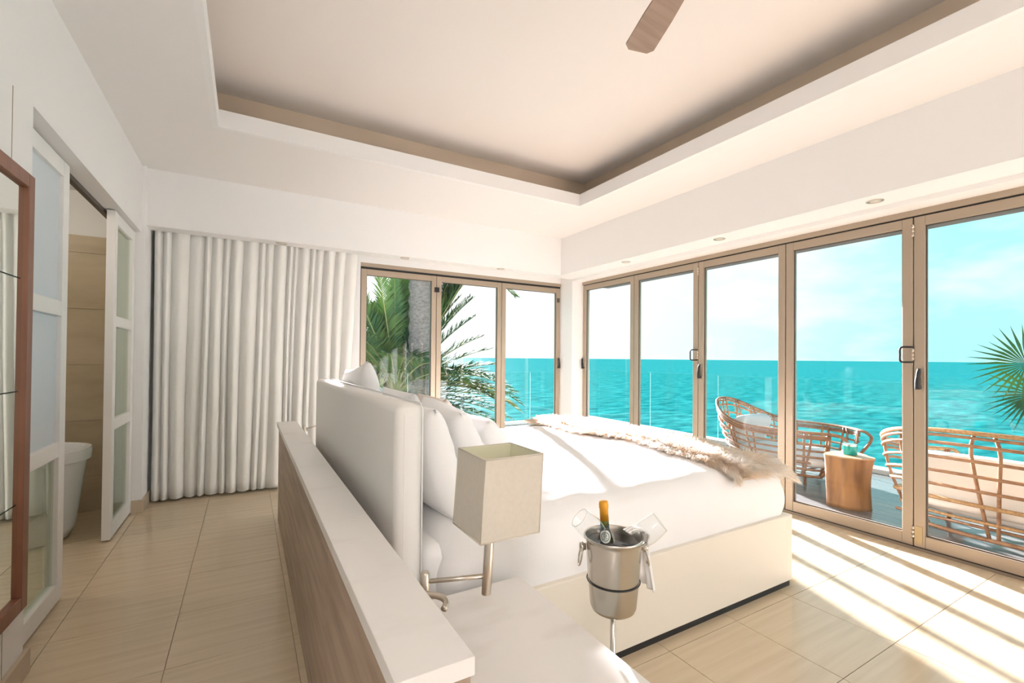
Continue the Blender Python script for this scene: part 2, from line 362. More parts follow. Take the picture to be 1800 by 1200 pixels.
# bifold glazing ------------------------------------------------------------
def leaf(name, axis, a0, a1, face, zt, label, st=.066, th=.06):
    """axis 'y': leaf runs along y at x=face..face+th; axis 'x': runs along x at y=face..face+th"""
    if axis == 'y': B = lambda n, a, c2, z0, z1, m, d, i0=0, i1=th, **k: box(n, face+i0, face+i1, a, c2, z0, z1, m, d, **k)
    else: B = lambda n, a, c2, z0, z1, m, d, i0=0, i1=th, **k: box(n, a, c2, face+i0, face+i1, z0, z1, m, d, **k)
    loc = (face+th/2, (a0+a1)/2, 0) if axis == 'y' else ((a0+a1)/2, face+th/2, 0)
    d = thing(name, label, 'glass door', loc, kind='structure')
    g = .003; zb = .022
    B('stile', a0+g, a0+st, zb, zt, 'bronze_frame', d, bev=.004); B('stile', a1-st, a1-g, zb, zt, 'bronze_frame', d, bev=.004)
    B('rail', a0+st, a1-st, zb, zb+.085, 'bronze_frame', d, i0=.001, bev=.004); B('rail', a0+st, a1-st, zt-.068, zt, 'bronze_frame', d, i0=.001, bev=.004)
    B('pane', a0+st-.008, a1-st+.008, zb+.078, zt-.06, 'glass', d, i0=.028, i1=.034)
    # dark rubber gasket around the pane
    i0, i1 = .018, .026
    gm = []
    for (p0, p1, q0, q1) in ((a0+st, a0+st+.007, zb+.085, zt-.068), (a1-st-.007, a1-st, zb+.085, zt-.068), (a0+st+.007, a1-st-.007, zb+.085, zb+.092), (a0+st+.007, a1-st-.007, zt-.075, zt-.068)):
        gm.append((face+i0, face+i1, p0, p1, q0, q1) if axis == 'y' else (p0, p1, face+i0, face+i1, q0, q1))
    boxes('gasket', gm, 'bronze_dark', d)
    return d
ys = [5.177, 4.174, 3.233, 2.315, 1.405, .495, -.415, -1.325, -2.235, -3.0]
zt = 2.395
names_r = ['first sea-facing glass door leaf by the corner pillar', 'second sea-facing glass door leaf from the corner pillar', 'third glass door leaf with rattan chaise behind it', 'fourth glass door leaf with stump table behind it', 'fifth glass door leaf with cream cushioned loveseat behind it',
           'sixth glass door leaf beyond the right edge', 'seventh glass door leaf beyond the right edge', 'eighth glass door leaf beyond the right edge', 'ninth glass door leaf at the back wall']
rl = []
for k in range(9): rl.append(leaf('window_%d' % (k+1), 'y', ys[k+1], ys[k], XR+.012, zt, names_r[k]))
boxes('trim_5', [(XR, XR+.09, YB+.2, 5.18, 2.405, 2.447), (XR+.02, XR+.08, YB+.2, 5.18, -.004, .016)], 'bronze_frame'); tag(bpy.data.objects['trim_5'], 'bronze head track above the sea-facing doors', 'track', kind='structure')
boxes('trim_6', [(XR+.02, XR+.08, YB+.2, 5.18, 2.395, 2.405), (XR+.012, XR+.07, YB+.2, 5.18, .016, .022)], 'black'); tag(bpy.data.objects['trim_6'], 'black shadow gap of the sea-facing doors', 'track', kind='structure')
xs_ = [1.132, 2.06, 3.0, 3.98]
names_f = ['left glass window leaf filled with palm fronds', 'middle glass window leaf with palm tips and sky', 'right glass window leaf of open sea beside pillar']
fl_ = []
for k in range(3): fl_.append(leaf('window_%d' % (k+10), 'x', xs_[k], xs_[k+1], YF+.012, 2.375, names_f[k]))
boxes('trim_7', [(1.125, 3.985, YF, YF+.09, 2.40, 2.445)], 'bronze_frame'); tag(bpy.data.objects['trim_7'], 'bronze head track above the palm windows', 'track', kind='structure')
boxes('trim_8', [(1.125, 3.985, YF+.02, YF+.08, 2.375, 2.40), (1.1245, 1.132, YF+.01, YF+.08, .02, 2.40)], 'black'); tag(bpy.data.objects['trim_8'], 'black shadow gap of the palm windows', 'track', kind='structure')

def lever(d, axis, a, z, face, flip=1):
    """black lever window handle pointing up, on the room side"""
    T = (lambda i, q, w: (face-i, a+q*flip, z+w)) if axis == 'y' else (lambda i, q, w: (a+q*flip, face-i, z+w))
    v, f = join(tubevf([T(0, 0, 0), T(.03, 0, 0)], .014, 12), tubevf(curve([T(.032, 0, -.012), T(.036, 0, .03), T(.036, .004, .09), T(.032, .008, .135)], 4), [.017]*3+[.016]*4+[.013]*4+[.010]*2, 10))
    o = obj('handle', v, f, 'black', d, smooth=True); o['label'] = 'black lever handle'
    p0, p1 = T(0, -.016, -.03), T(.006, .016, .14)
    q = [sorted((p0[i], p1[i])) for i in range(3)]
    box('escutcheon', q[0][0], q[0][1], q[1][0], q[1][1], q[2][0], q[2][1], 'bronze_frame', o)
def pull(d, y, z, face):
    o = tube('pull_handle', curve([(face, y, z-.055), (face-.035, y+.006, z-.055), (face-.045, y+.05, z-.05), (face-.045, y+.055, z), (face-.045, y+.05, z+.05), (face-.035, y+.006, z+.055), (face, y, z+.055)], 5), .007, 'black', d)
    o['label'] = 'black D shaped pull'
    return o
def hinge(d, y, z, face, hgt=.09):
    v, f = join(*[tubevf([(face-.006, y, z-hgt/2+k*hgt/3+.001), (face-.006, y, z-hgt/2+(k+1)*hgt/3-.001)], .008, 10) for k in range(3)])
    o = obj('hinge', v, f, 'nickel', d, smooth=True)
    return o
FX = XR+.012
for k, z0 in ((3, 1.40), (1, 1.40)):     # joints at ys[4] (1.405) and ys[2] (3.233)
    yj = ys[k+1]
    hinge(rl[k], yj, z0, FX); pull(rl[k], yj+.008, z0, FX); hinge(rl[k], yj, 2.30, FX); hinge(rl[k], yj, .12, FX)
    lever(rl[k+1], 'y', yj-.035, z0-.235, FX, -1)
    box('hinge_plate', FX-.004, FX, yj-.052, yj-.006, .10-.055, .10+.07, 'brass', rl[k+1])
lever(rl[0], 'y', ys[0]-.04, 1.22, FX, 1)
box('lock', FX-.006, FX, ys[0]-.05, ys[0]-.025, 1.05, 1.11, 'brass', rl[0])
lever(fl_[2], 'x', 3.945, 1.22, YF+.012, -1)
box('lock', 3.93, 3.96, YF+.004, YF+.012, 1.05, 1.11, 'brass', fl_[2])
for z0 in (2.20,): box('catch', 2.03, 2.09, YF-.006, YF+.012, z0-.03, z0+.03, 'black', fl_[0]); box('catch', 3.92, 3.96, YF-.004, YF+.012, z0-.03, z0+.03, 'bronze_dark', fl_[2])

# downlights
def downlight(x, y, z, label):
    d = thing('downlight', label, 'downlight', (x, y, z), 'recessed downlights in the soffit')
    lathe('trim_ring', [(.036, 0), (.036, -.004), (.05, -.005), (.052, -.002), (.052, .0)], 'nickel', d, c=(x, y, z), seg=28)
    lathe('lens', [(0, -.001), (.036, -.001), (.036, .0)], 'lens', d, c=(x, y, z), seg=28)
for x, y, l in ((.285, 5.13, 'small round downlight in soffit above the curtain'), (1.545, 5.12, 'small round downlight above the palm window, left one'), (2.77, 5.08, 'small round downlight above the palm window, right one')): downlight(x, y, ZS, l)
for x, y, l in ((3.80, 3.93, 'round downlight above sea-facing doors, farthest one'), (3.81, 2.72, 'round downlight above sea-facing doors, middle one'), (3.82, 1.50, 'round downlight above sea-facing doors, nearest one')): downlight(x, y, ZS, l)

# ceiling fan
fc_ = Vector((1.47, 1.08, 2.95))
fan = thing('ceiling_fan', 'brown wooden ceiling fan hanging in the tray', 'ceiling fan', (fc_.x, fc_.y, 3.36))
lathe('canopy', [(.02, -.06), (.06, -.05), (.075, 0)], 'nickel', fan, c=(fc_.x, fc_.y, 3.36))
lathe('downrod', [(.013, -.34), (.013, -.05)], 'nickel', fan, c=(fc_.x, fc_.y, 3.36), seg=12)
lathe('motor', [(0, -.07), (.06, -.065), (.10, -.04), (.11, 0), (.10, .05), (.05, .08), (.013, .09)], 'nickel', fan, c=fc_)
for k in range(3):
    a = math.atan2(.92, .38)+k*2*PI/3; dv = Vector((math.cos(a), math.sin(a), 0)); pv = Vector((-dv.y, dv.x, .12)).normalized()
    V, F = [], []
    prof = [(.10, .045), (.2, .055), (.45, .07), (.66, .075), (.69, .05)]
    for s, w in prof:
        for zz_ in (-.005, .005):
            for q in (-1, 1): V.append(fc_+dv*s+pv*w*q+Vector((0, 0, zz_)))
    for i in range(len(prof)-1):
        b4 = i*4; F += [(b4, b4+4, b4+5, b4+1), (b4+2, b4+3, b4+7, b4+6), (b4, b4+2, b4+6, b4+4), (b4+1, b4+5, b4+7, b4+3)]
    F += [(0, 1, 3, 2), (len(V)-4, len(V)-2, len(V)-1, len(V)-3)]
    obj('blade', V, F, 'blade', fan)

# curtain
def make_curtain():
    c = thing('curtain', 'long off-white pleated curtain hanging beside the sliding doors', 'curtain', (.12, 5.28, 0))
    x0, xt, nx, nz = -.745, 1.07, 520, 26
    rnd = random.Random(3); kn = []; s = 0
    while s < 1.0: kn.append(s); s += rnd.choice((.028, .036, .045, .060, .075))*rnd.uniform(.85, 1.15)
    kn.append(1.0)
    V, F = [], []
    Z0, Z1 = .02, 2.57
    for j in range(nz+1):
        v = j/nz; z = Z0+(Z1-Z0)*v
        wdt = xt-x0-.10*(1-v)**.6
        for i in range(nx+1):
            u = i/nx
            k = max(q for q in range(len(kn)) if kn[q] <= u+1e-9); k = min(k, len(kn)-2)
            f = (u-kn[k])/(kn[k+1]-kn[k])
            amp = .032+.030*((k*37 % 10)/10)+(.012*(1-v))
            y = -amp*math.sin(PI*f)**.8*(1)+.028*math.sin(u*9+v*1.5)*(1-v)*.5
            y += .012*nse(u*14, v*2.2, 3)+.016*(1-v)*nse(u*22, v*1.1, 9)
            sway = .018*nse(u*7, v*1.6, 1)+.012*(1-v)*math.sin(u*23+2*v)
            V.append((x0+u*wdt+sway*(.3+.7*(1-v)), 5.265+y, z+(.006*nse(u*30, 0, 5) if j == 0 else 0)))
    for j in range(nz):
        for i in range(nx):
            a = j*(nx+1)+i; F.append((a, a+1, a+nx+2, a+nx+1))
    o = obj('drape', V, F, 'curtain', c, smooth=True)
    sm = o.modifiers.new('thick', 'SOLIDIFY'); sm.thickness = .003
    return c
cu = make_curtain()
tube('cord', [(1.03, 5.37, 2.5), (1.035, 5.37, 2.0), (1.03, 5.37, 1.42)], .003, 'curtain', cu)

# wall mirror
mi = thing('wall_mirror', 'tall mirror with reddish brown frame on left wall', 'mirror', (XL+.02, 2.05, .28))
y0, y1, z0, z1 = 1.45, 2.635, .315, 2.08; w = .058; xa, xb = XL+.002, XL+.03
for b_ in ((xa, xb, y0, y0+w, z0, z1), (xa, xb, y1-w, y1, z0, z1), (xa, xb, y0+w, y1-w, z1-w, z1), (xa, xb, y0+w, y1-w, z0, z0+w)): box('frame_bar', *b_, 'mirror_frame', mi, bev=.003)
zs = [z0+w, .75, 1.20, 1.65, z1-w]
box('backing', xa, xa+.006, y0+w, y1-w, z0+w, z1-w, 'seam', mi)
for a, c2 in zip(zs[:-1], zs[1:]): box('mirror_panel', xa+.006, xa+.012, y0+w, y1-w, a+.0025, c2-.0025, 'mirror', mi)

# bathtub
def make_tub():
    c = Vector((-1.72, 4.58, 0)); tb = thing('bathtub', 'white freestanding bathtub seen through sliding doors', 'bathtub', c)
    def ring(a, b_, z, n=48):
        r = []
        for j in range(n):
            th = 2*PI*j/n; cx, sx = math.cos(th), math.sin(th)
            r.append((c.x+a*math.copysign(abs(cx)**.75, cx), c.y+b_*math.copysign(abs(sx)**.85, sx), z))
        return r
    def loft(rings):
        V, F = [], []
        n = len(rings[0])
        for r in rings: V += r
        for i in range(len(rings)-1):
            for j in range(n): F.append((i*n+j, i*n+(j+1) % n, (i+1)*n+(j+1) % n, (i+1)*n+j))
        F.append(tuple(range(n-1, -1, -1))); F.append(tuple((len(rings)-1)*n+j for j in range(n)))
        return V, F
    v, f = loft([ring(.56, .24, 0), ring(.60, .275, .015), ring(.625, .30, .08), ring(.68, .345, .55), ring(.685, .35, .57)])
    smooth_by_angle(obj('basin', v, f, 'tub', tb), 50)
    v, f = loft([ring(.69, .355, .565), ring(.705, .37, .57), ring(.71, .375, .63), ring(.705, .37, .655), ring(.685, .35, .66), ring(.67, .335, .65), ring(.63, .29, .25), ring(.5, .18, .20)])
    smooth_by_angle(obj('rim', v, f, 'tub', tb), 50)
make_tub()

bl = thing('bathroom_fill_light', 'added round fill light inside the bathroom', 'fill light', (-1.75, 3.9, 2.75))  # fill light added to brighten the dark bathroom
lathe('fitting', [(0, -.03), (.09, -.028), (.12, -.015), (.125, 0)], 'lens', bl, c=(-1.75, 3.9, 2.75))
pl = bpy.data.lights.new('bathroom_fill_bulb', 'POINT'); pl.energy = 7; pl.color = (1, .88, .72); pl.shadow_soft_size = .1
po = bpy.data.objects.new('bathroom_fill_bulb', pl); COL.objects.link(po); po.parent = bl; po.location = (0, 0, -.16)

# fill lamps added out of view behind the viewpoint to brighten the room
for cx, cy, P, lab in ((-.50, -1.3, 22, 'added round fill lamp over the entry side of the room'), (2.1, -2.1, 5, 'added round fill lamp at the rear of the room')):
    cl = thing('fill_lamp', lab, 'fill lamp', (cx, cy, ZC), 'added fill lamps behind the viewpoint')
    lathe('fitting', [(.02, -.05), (.16, -.045), (.18, -.02), (.18, 0)], 'lens', cl, c=(cx, cy, ZC))
    lathe('globe', [(0, -.062), (.10, -.06), (.145, -.052), (.15, -.046)], 'label_white', cl, c=(cx, cy, ZC))
    ql = bpy.data.lights.new('fill_bulb', 'POINT'); ql.energy = P; ql.color = (1, .94, .90); ql.shadow_soft_size = .22
    qo = bpy.data.objects.new('fill_bulb', ql); COL.objects.link(qo); qo.parent = cl; qo.location = (0, 0, -.42)

# ------------------------------------------------------------------ half wall behind the bed
hw = thing('half_wall', 'low wood clad half wall with white quartz top behind the headboard', 'half wall', (.30, 2.52, 0))
box('core', .25, .352, .80, 4.25, 0, .765, 'oak', hw)
for a, c2 in ((.785, 1.602), (1.605, 2.93), (2.933, 4.20)): box('wood_panel', .236, .25, a, c2, .0, .765, 'oak', hw, bev=.001)
box('end_trim', .236, .365, 4.203, 4.27, 0, .765, 'leather_cream', hw)
for a, c2 in ((.25, .325), (.327, .365)): box('wood_panel', a, c2, .772, .80, 0, .765, 'oak', hw)
box('wood_panel', .352, .366, .80, 4.20, 0, .765, 'oak', hw)
for a, c2 in ((.765, 1.6025), (1.6045, 4.28)): box('quartz_slab', .223, .371, a, c2, .765, .80, 'quartz', hw, bev=.002)

# bedside cabinet
ns = thing('bedside_cabinet', 'white quartz topped bedside cabinet in front of the half wall', 'cabinet', (.64, .95, 0))
box('top', .375, .908, .36, 1.497, .485, .52, 'quartz', ns, bev=.003)
box('carcass', .38, .885, .375, 1.485, .06, .485, 'white_door', ns)
box('plinth', .40, .86, .40, 1.46, 0, .06, 'black', ns)
for a, c2 in ((.38, .928), (.932, 1.48)):
    for q0, q1 in ((.065, .27), (.275, .48)):
        dr = box('drawer', .885, .902, a, c2, q0, q1, 'white_door', ns, bev=.002)
        tube('knob', [(.902, (a+c2)/2-.06, q1-.04), (.912, (a+c2)/2-.06, q1-.04), (.912, (a+c2)/2+.06, q1-.04), (.902, (a+c2)/2+.06, q1-.04)], .004, 'nickel', dr)

# swing arm lamps
def lamp(yj, sgn, label):
    xj, zj = .425, .765
    ld = thing('swing_arm_lamp', label, 'lamp', (xj, yj, .74), 'lamps beside the headboard')
    v, f = join(tubevf([(.383, yj+sgn*.17, .752), (.383, yj-sgn*.02, .752)], .011, 12), tubevf([(.371, yj+sgn*.10, .752), (.39, yj+sgn*.10, .752)], .02, 14))
    obj('wall_bar', v, f, 'nickel', ld, smooth=True)
    tube('hook', curve([(.383, yj-sgn*.02, .752), (.410, yj-sgn*.035, .752), (.430, yj-sgn*.058, .750), (.432, yj-sgn*.078, .746), (.420, yj-sgn*.092, .740)], 5), .008, 'nickel', ld, seg=12)
    lathe('pivot', [(.011, -.04), (.012, -.036), (.012, .028), (.009, .032), (0, .033)], 'nickel', ld, c=(.405, yj, zj), seg=20)
    px_, py_ = .545, yj-sgn*.075
    tube('arm', [(.405, yj, zj+.006), (px_, py_, zj+.02)], .0062, 'nickel', ld, seg=12)
    lathe('pole', [(0, -.033), (.012, -.031), (.0125, -.028), (.0125, .20), (.0105, .202), (.0105, .235), (0, .236)], 'nickel', ld, c=(px_, py_, zj+.005), seg=20)
    # square fabric shade, open at top and bottom; the fitting leans a little
    cx, cy, zb, zt_ = px_+.045, py_+sgn*.055, .883, 1.092
    hb, ht = (.0875, .0875), (.0865, .0865)
    V = []; t_ = .003
    for (hx, hy), z in ((hb, zb), (ht, zt_)):
        for k in (0, t_):
            V += [(cx+sx*(hx-k), cy+sy*(hy-k), z) for sx, sy in ((-1, -1), (1, -1), (1, 1), (-1, 1))]
    F = []
    for j in range(4):
        n_ = (j+1) % 4
        F += [(j, n_, 8+n_, 8+j), (4+n_, 4+j, 12+j, 12+n_), (8+j, 8+n_, 12+n_, 12+j), (n_, j, 4+j, 4+n_)]
    o = obj('shade', V, F, ['shade_fabric', 'shade_inner'], ld)
    for i_, q in enumerate(o.data.polygons): q.material_index = 1 if i_ % 4 == 1 else 0
    # edge binding and spider
    bd = []
    for (hx, hy), z in ((hb, zb), (ht, zt_)):
        c4 = [(cx+sx*hx, cy+sy*hy, z) for sx, sy in ((-1, -1), (1, -1), (1, 1), (-1, 1))]
        for j in range(4): bd.append(tubevf([c4[j], c4[(j+1) % 4]], .0022, 6))
    for sx, sy in ((-1, -1), (1, -1), (1, 1), (-1, 1)): bd.append(tubevf([(cx+sx*hb[0], cy+sy*hb[1], zb), (cx+sx*ht[0], cy+sy*ht[1], zt_)], .0016, 6))
    v, f = join(*bd); obj('binding', v, f, 'shade_fabric', o, smooth=True)
    v, f = join(tubevf([(px_, py_, zj+.22), (cx, cy, zb+.10)], .004, 8), tubevf([(cx-ht[0], cy, zb+.10), (cx+ht[0], cy, zb+.10)], .002, 6), tubevf([(cx, cy-ht[1], zb+.10), (cx, cy+ht[1], zb+.10)], .002, 6))
    obj('spider', v, f, 'nickel', ld, smooth=True)
    for ch in ld.children_recursive:
        if ch.name.split('.')[0] in ('shade', 'binding', 'spider', 'pole'):
            for q in ch.data.vertices: q.co.x += .062*(q.co.z-.02)
lamp(1.135, 1, 'swing arm lamp with square cream shade over the bedside cabinet')
lamp(3.99, -1, 'swing arm lamp mostly hidden behind the headboard far end')

# ------------------------------------------------------------------ bed
bd = thing('bed', 'cream leather bed with tall padded headboard', 'bed', (1.68, 2.58, 0))
BY0, BY1, BX1 = 1.535, 3.66, 2.85
hbv, hbf = boxvf(.445, .545, 1.56, 3.66, .05, 1.185, .032)
hb = obj('headboard', hbv, hbf, 'leather', bd); smooth_by_angle(hb, 60)
pp = [(.541, 1.5605, .06), (.541, 1.5605, 1.15)]+[(.541, 1.5605+.034*(1-math.cos(a)), 1.152+.034*math.sin(a)) for a in (.26, .52, .79, 1.05, 1.31)]+[(.541, 1.60, 1.1855), (.541, 3.6, 1.1855)]
v, f = join(tubevf(pp, .0035, 8), tubevf([(.476, 1.5605, .06), (.476, 1.5605, 1.15)], .0012, 6))
obj('piping', v, f, 'leather', hb, smooth=True)
box('side_panel', .545, BX1, BY0, BY0+.05, .035, .425, 'leather_cream', bd, bev=.006)
box('side_panel', .545, BX1, BY1-.05, BY1, .035, .425, 'leather_cream', bd, bev=.006)
fp = box('foot_panel', BX1-.05, BX1+.001, BY0+.05, BY1-.05, .035, .425, 'leather_cream', bd, bev=.006)
box('corner_seam', BX1-.055, BX1-.052, BY0-.001, BY0+.01, .04, .42, 'leather', bd)
box('plinth', .60, BX1-.012, BY0+.01, BY1-.01, 0, .036, 'black', bd)
box('base', .545, BX1-.05, BY0+.05, BY1-.05, .25, .38, 'oak', bd)
mv, mf = boxvf(.56, BX1-.09, BY0+.07, BY1-.07, .38, .655, .05)
smooth_by_angle(obj('mattress', mv, mf, 'linen', bd), 60)

def duvet():
    x0, x1, y0, y1 = .60, 2.868, BY0+.012, BY1-.01
    zb, zt_ = .415, .735; nx, ny = 110, 100
    V, F = [], []
    xc, yc, a, b_ = (x0+x1)/2, (y0+y1)/2, (x1-x0)/2, (y1-y0)/2
    # param: rounded slab, superellipsoid half
    nu, nv = 200, 34
    rings = []
    for j in range(nv+1):
        t_ = j/nv
        ang = t_*PI/2
        rr = max(math.cos(ang), 0)**.16 if t_ < 1 else 0; hz = math.sin(ang)**.42
        if j < 6: rr = 1-.006*(6-j)/6*0
        ring = []
        for i in range(nu):
            th = 2*PI*i/nu; c_, s_ = math.cos(th), math.sin(th); e_ = .16
            px_ = math.copysign(abs(c_)**e_, c_); py_ = math.copysign(abs(s_)**e_, s_)
            x = xc+a*px_*rr; y = yc+b_*py_*rr; z = zb+(zt_-zb)*hz
            ring.append((x, y, z))
        rings.append(ring)
    # simpler and better conditioned: grid top + swept sides
    V = []; F = []
    prof = []
    R = .13
    for k in range(11):                       # side profile from hem upward: inset, z
        q = k/10
        prof.append((.018*math.sin(PI*q*.9)-.018, zb+(zt_-R-zb)*q))
    for k in range(1, 9):
        q = k/8*PI/2
        prof.append((-.012-R*(1-math.cos(q)), zt_-R+R*math.sin(q)))
    per = []
    nxx, nyy = 90, 84
    for i in range(nxx): per.append((x0+(x1-x0)*i/nxx, y0, 0, -1))
    for i in range(nyy): per.append((x1, y0+(y1-y0)*i/nyy, 1, 0))
    for i in range(nxx): per.append((x1-(x1-x0)*i/nxx, y1, 0, 1))
    for i in range(nyy): per.append((x0, y1-(y1-y0)*i/nyy, -1, 0))
    n = len(per); rc = .10
    def disp(x, y, z):
        return .018*nse(x*1.7, y*1.7, z*2)+.009*nse(x*4.2+3, y*4.2, z*4)+.004*nse(x*10, y*10, z*9)
    for ins, z in prof:
        A = a+ins; B = b_+ins
        for (x, y, nx_, ny_) in per:
            X = (x-xc)/a*A; Y = (y-yc)/b_*B
            # round the plan corners
            ox, oy = abs(X)-(A-rc), abs(Y)-(B-rc)
            if ox > 0 and oy > 0:
                l = math.hypot(ox, oy); m_ = max(ox, oy)
                X = math.copysign(A-rc+ox/l*m_, X); Y = math.copysign(B-rc+oy/l*m_, Y)
            d = disp(xc+X, yc+Y, z)
            k = clip((z-zb)/.12, 0, 1)
            hem = (1-k)*.010*nse((x+y)*5, 2, 0)
            V.append((xc+X+nx_*(d*k)*.6, yc+Y+ny_*(d*k)*.6, z+hem+d*k*(1 if z > zt_-.05 else .2)))
    m_ = len(prof)
    for k in range(m_-1):
        for i in range(n): F.append((k*n+i, k*n+(i+1) % n, (k+1)*n+(i+1) % n, (k+1)*n+i))
    # top: concentric shrink of the last ring to the centre
    last = (m_-1)*n; lastring = V[last:last+n]
    S_ = 26
    for s in range(1, S_+1):
        q = 1-s/S_
        for i in range(n):
            lx, ly, lz = lastring[i]
            X = xc+(lx-xc)*q; Y = yc+(ly-yc)*q
            zt2 = zt_+.045*(1-q**3)+disp(X, Y, zt_)
            V.append((X, Y, zt2))
        for i in range(n): F.append((last+(s-1)*n+i, last+(s-1)*n+(i+1) % n, last+s*n+(i+1) % n, last+s*n+i))
    o = obj('duvet', V, F, 'linen', None, smooth=True)
    tag(o, 'puffy white duvet tucked into the cream bed frame', 'duvet'); return o
duvet()
def duvet_z(x, y): 
    q = max(abs((x-1.734)/1.0), abs((y-2.5975)/.92)); q = min(q, 1)
    d = .018*nse(x*1.7, y*1.7, .735*2)+.009*nse(x*4.2+3, y*4.2, .735*4)
    return .735+.045*(1-q**3)+d

def pillow(c, size, rot, m, label, puff=1.0):
    W_, H_, T_ = size; n = 28; V, F = [], []
    Rm = Matrix.Rotation(rot[2], 4, 'Z') @ Matrix.Rotation(rot[1], 4, 'Y') @ Matrix.Rotation(rot[0], 4, 'X')
    def P(u, v, s):
        e = (1-abs(u)**2.6)*(1-abs(v)**2.6)
        th = T_/2*max(e, 0)**.42*puff
        pin = 1-.07*(1-abs(u)**2)*abs(v)**3
        pin2 = 1-.07*(1-abs(v)**2)*abs(u)**3
        th += .012*nse(u*2.2+c[0]*3, v*2.2+c[1]*3, s)*e+.006*nse(u*6, v*6, s+c[2])*e
        return Vector((u*W_/2*pin2, v*H_/2*pin, s*th))
    for s in (1, -1):
        for i in range(n+1):
            for j in range(n+1): V.append(Rm @ P(-1+2*i/n, -1+2*j/n, s)+Vector(c))
    q = (n+1)**2
    for i in range(n):
        for j in range(n):
            a = i*(n+1)+j
            F.append((a, a+n+1, a+n+2, a+1)); F.append((q+a, q+a+1, q+a+n+2, q+a+n+1))
    bm = bmesh.new(); vv = [bm.verts.new(x) for x in V]
    for fq in F: bm.faces.new([vv[i] for i in fq])
    bmesh.ops.remove_doubles(bm, verts=bm.verts, dist=1e-4)
    bm.verts.index_update(); V = [tuple(x.co) for x in bm.verts]; F = [tuple(x.index for x in fq.verts) for fq in bm.faces]; bm.free()
    o = obj('pillow', V, F, m, None, smooth=True); tag(o, label, 'pillow', 'pillows against the headboard'); return o
# local: width u along X -> rotate so width along world y, height along up, leaning on headboard
def lean(c, size, tilt, m, label, yawr=0, roll=0):
    # start: u->x, v->y, normal z.  Roll about normal, stand up (normal -> +x), lean back
    return pillow(c, size, (0, 0, 0), m, label) if False else _lean(c, size, tilt, m, label, yawr, roll)
def _lean(c, size, tilt, m, label, yawr, roll):
    o = pillow((0, 0, 0), size, (0, 0, roll), m, label)
    R_ = Matrix.Rotation(yawr, 4, 'Z') @ Matrix.Rotation(-tilt, 4, 'Y') @ Matrix(((0, 0, 1, 0), (1, 0, 0, 0), (0, 1, 0, 0), (0, 0, 0, 1)))
    me = o.data
    # bake: shift mesh to world placement with object origin at its base
    off = o.location.copy()
    pts = [R_ @ (q.co+off)+Vector(c) for q in me.vertices]
    zl = min(q.z for q in pts); base = Vector((c[0], c[1], zl))
    for q, w_ in zip(me.vertices, pts): q.co = w_-base
    o.location = base; me.update(); return o
lean((.67, 1.98, .93), (.70, .46, .19), math.radians(14), 'pillow', 'large white pillow at near end of the headboard')
lean((.87, 2.84, .925), (.66, .46, .17), math.radians(14), 'pillow', 'large white pillow at middle of the headboard')
lean((.66, 3.04, 1.01), (.74, .58, .18), math.radians(10), 'pillow', 'white pillow rising above far end of the headboard', 0, -.10)
lean((1.05, 2.66, .90), (.50, .46, .15), math.radians(20), 'pillow_blush', 'blush beige cushion between the white pillows')
lean((.90, 2.10, .93), (.46, .44, .17), math.radians(26), 'pillow', 'square white cushion in front of near pillow', .0, .10)
lean((1.10, 2.20, .885), (.46, .40, .17), math.radians(38), 'pillow', 'white cushion leaning at front of the pillow pile', .12, .0)

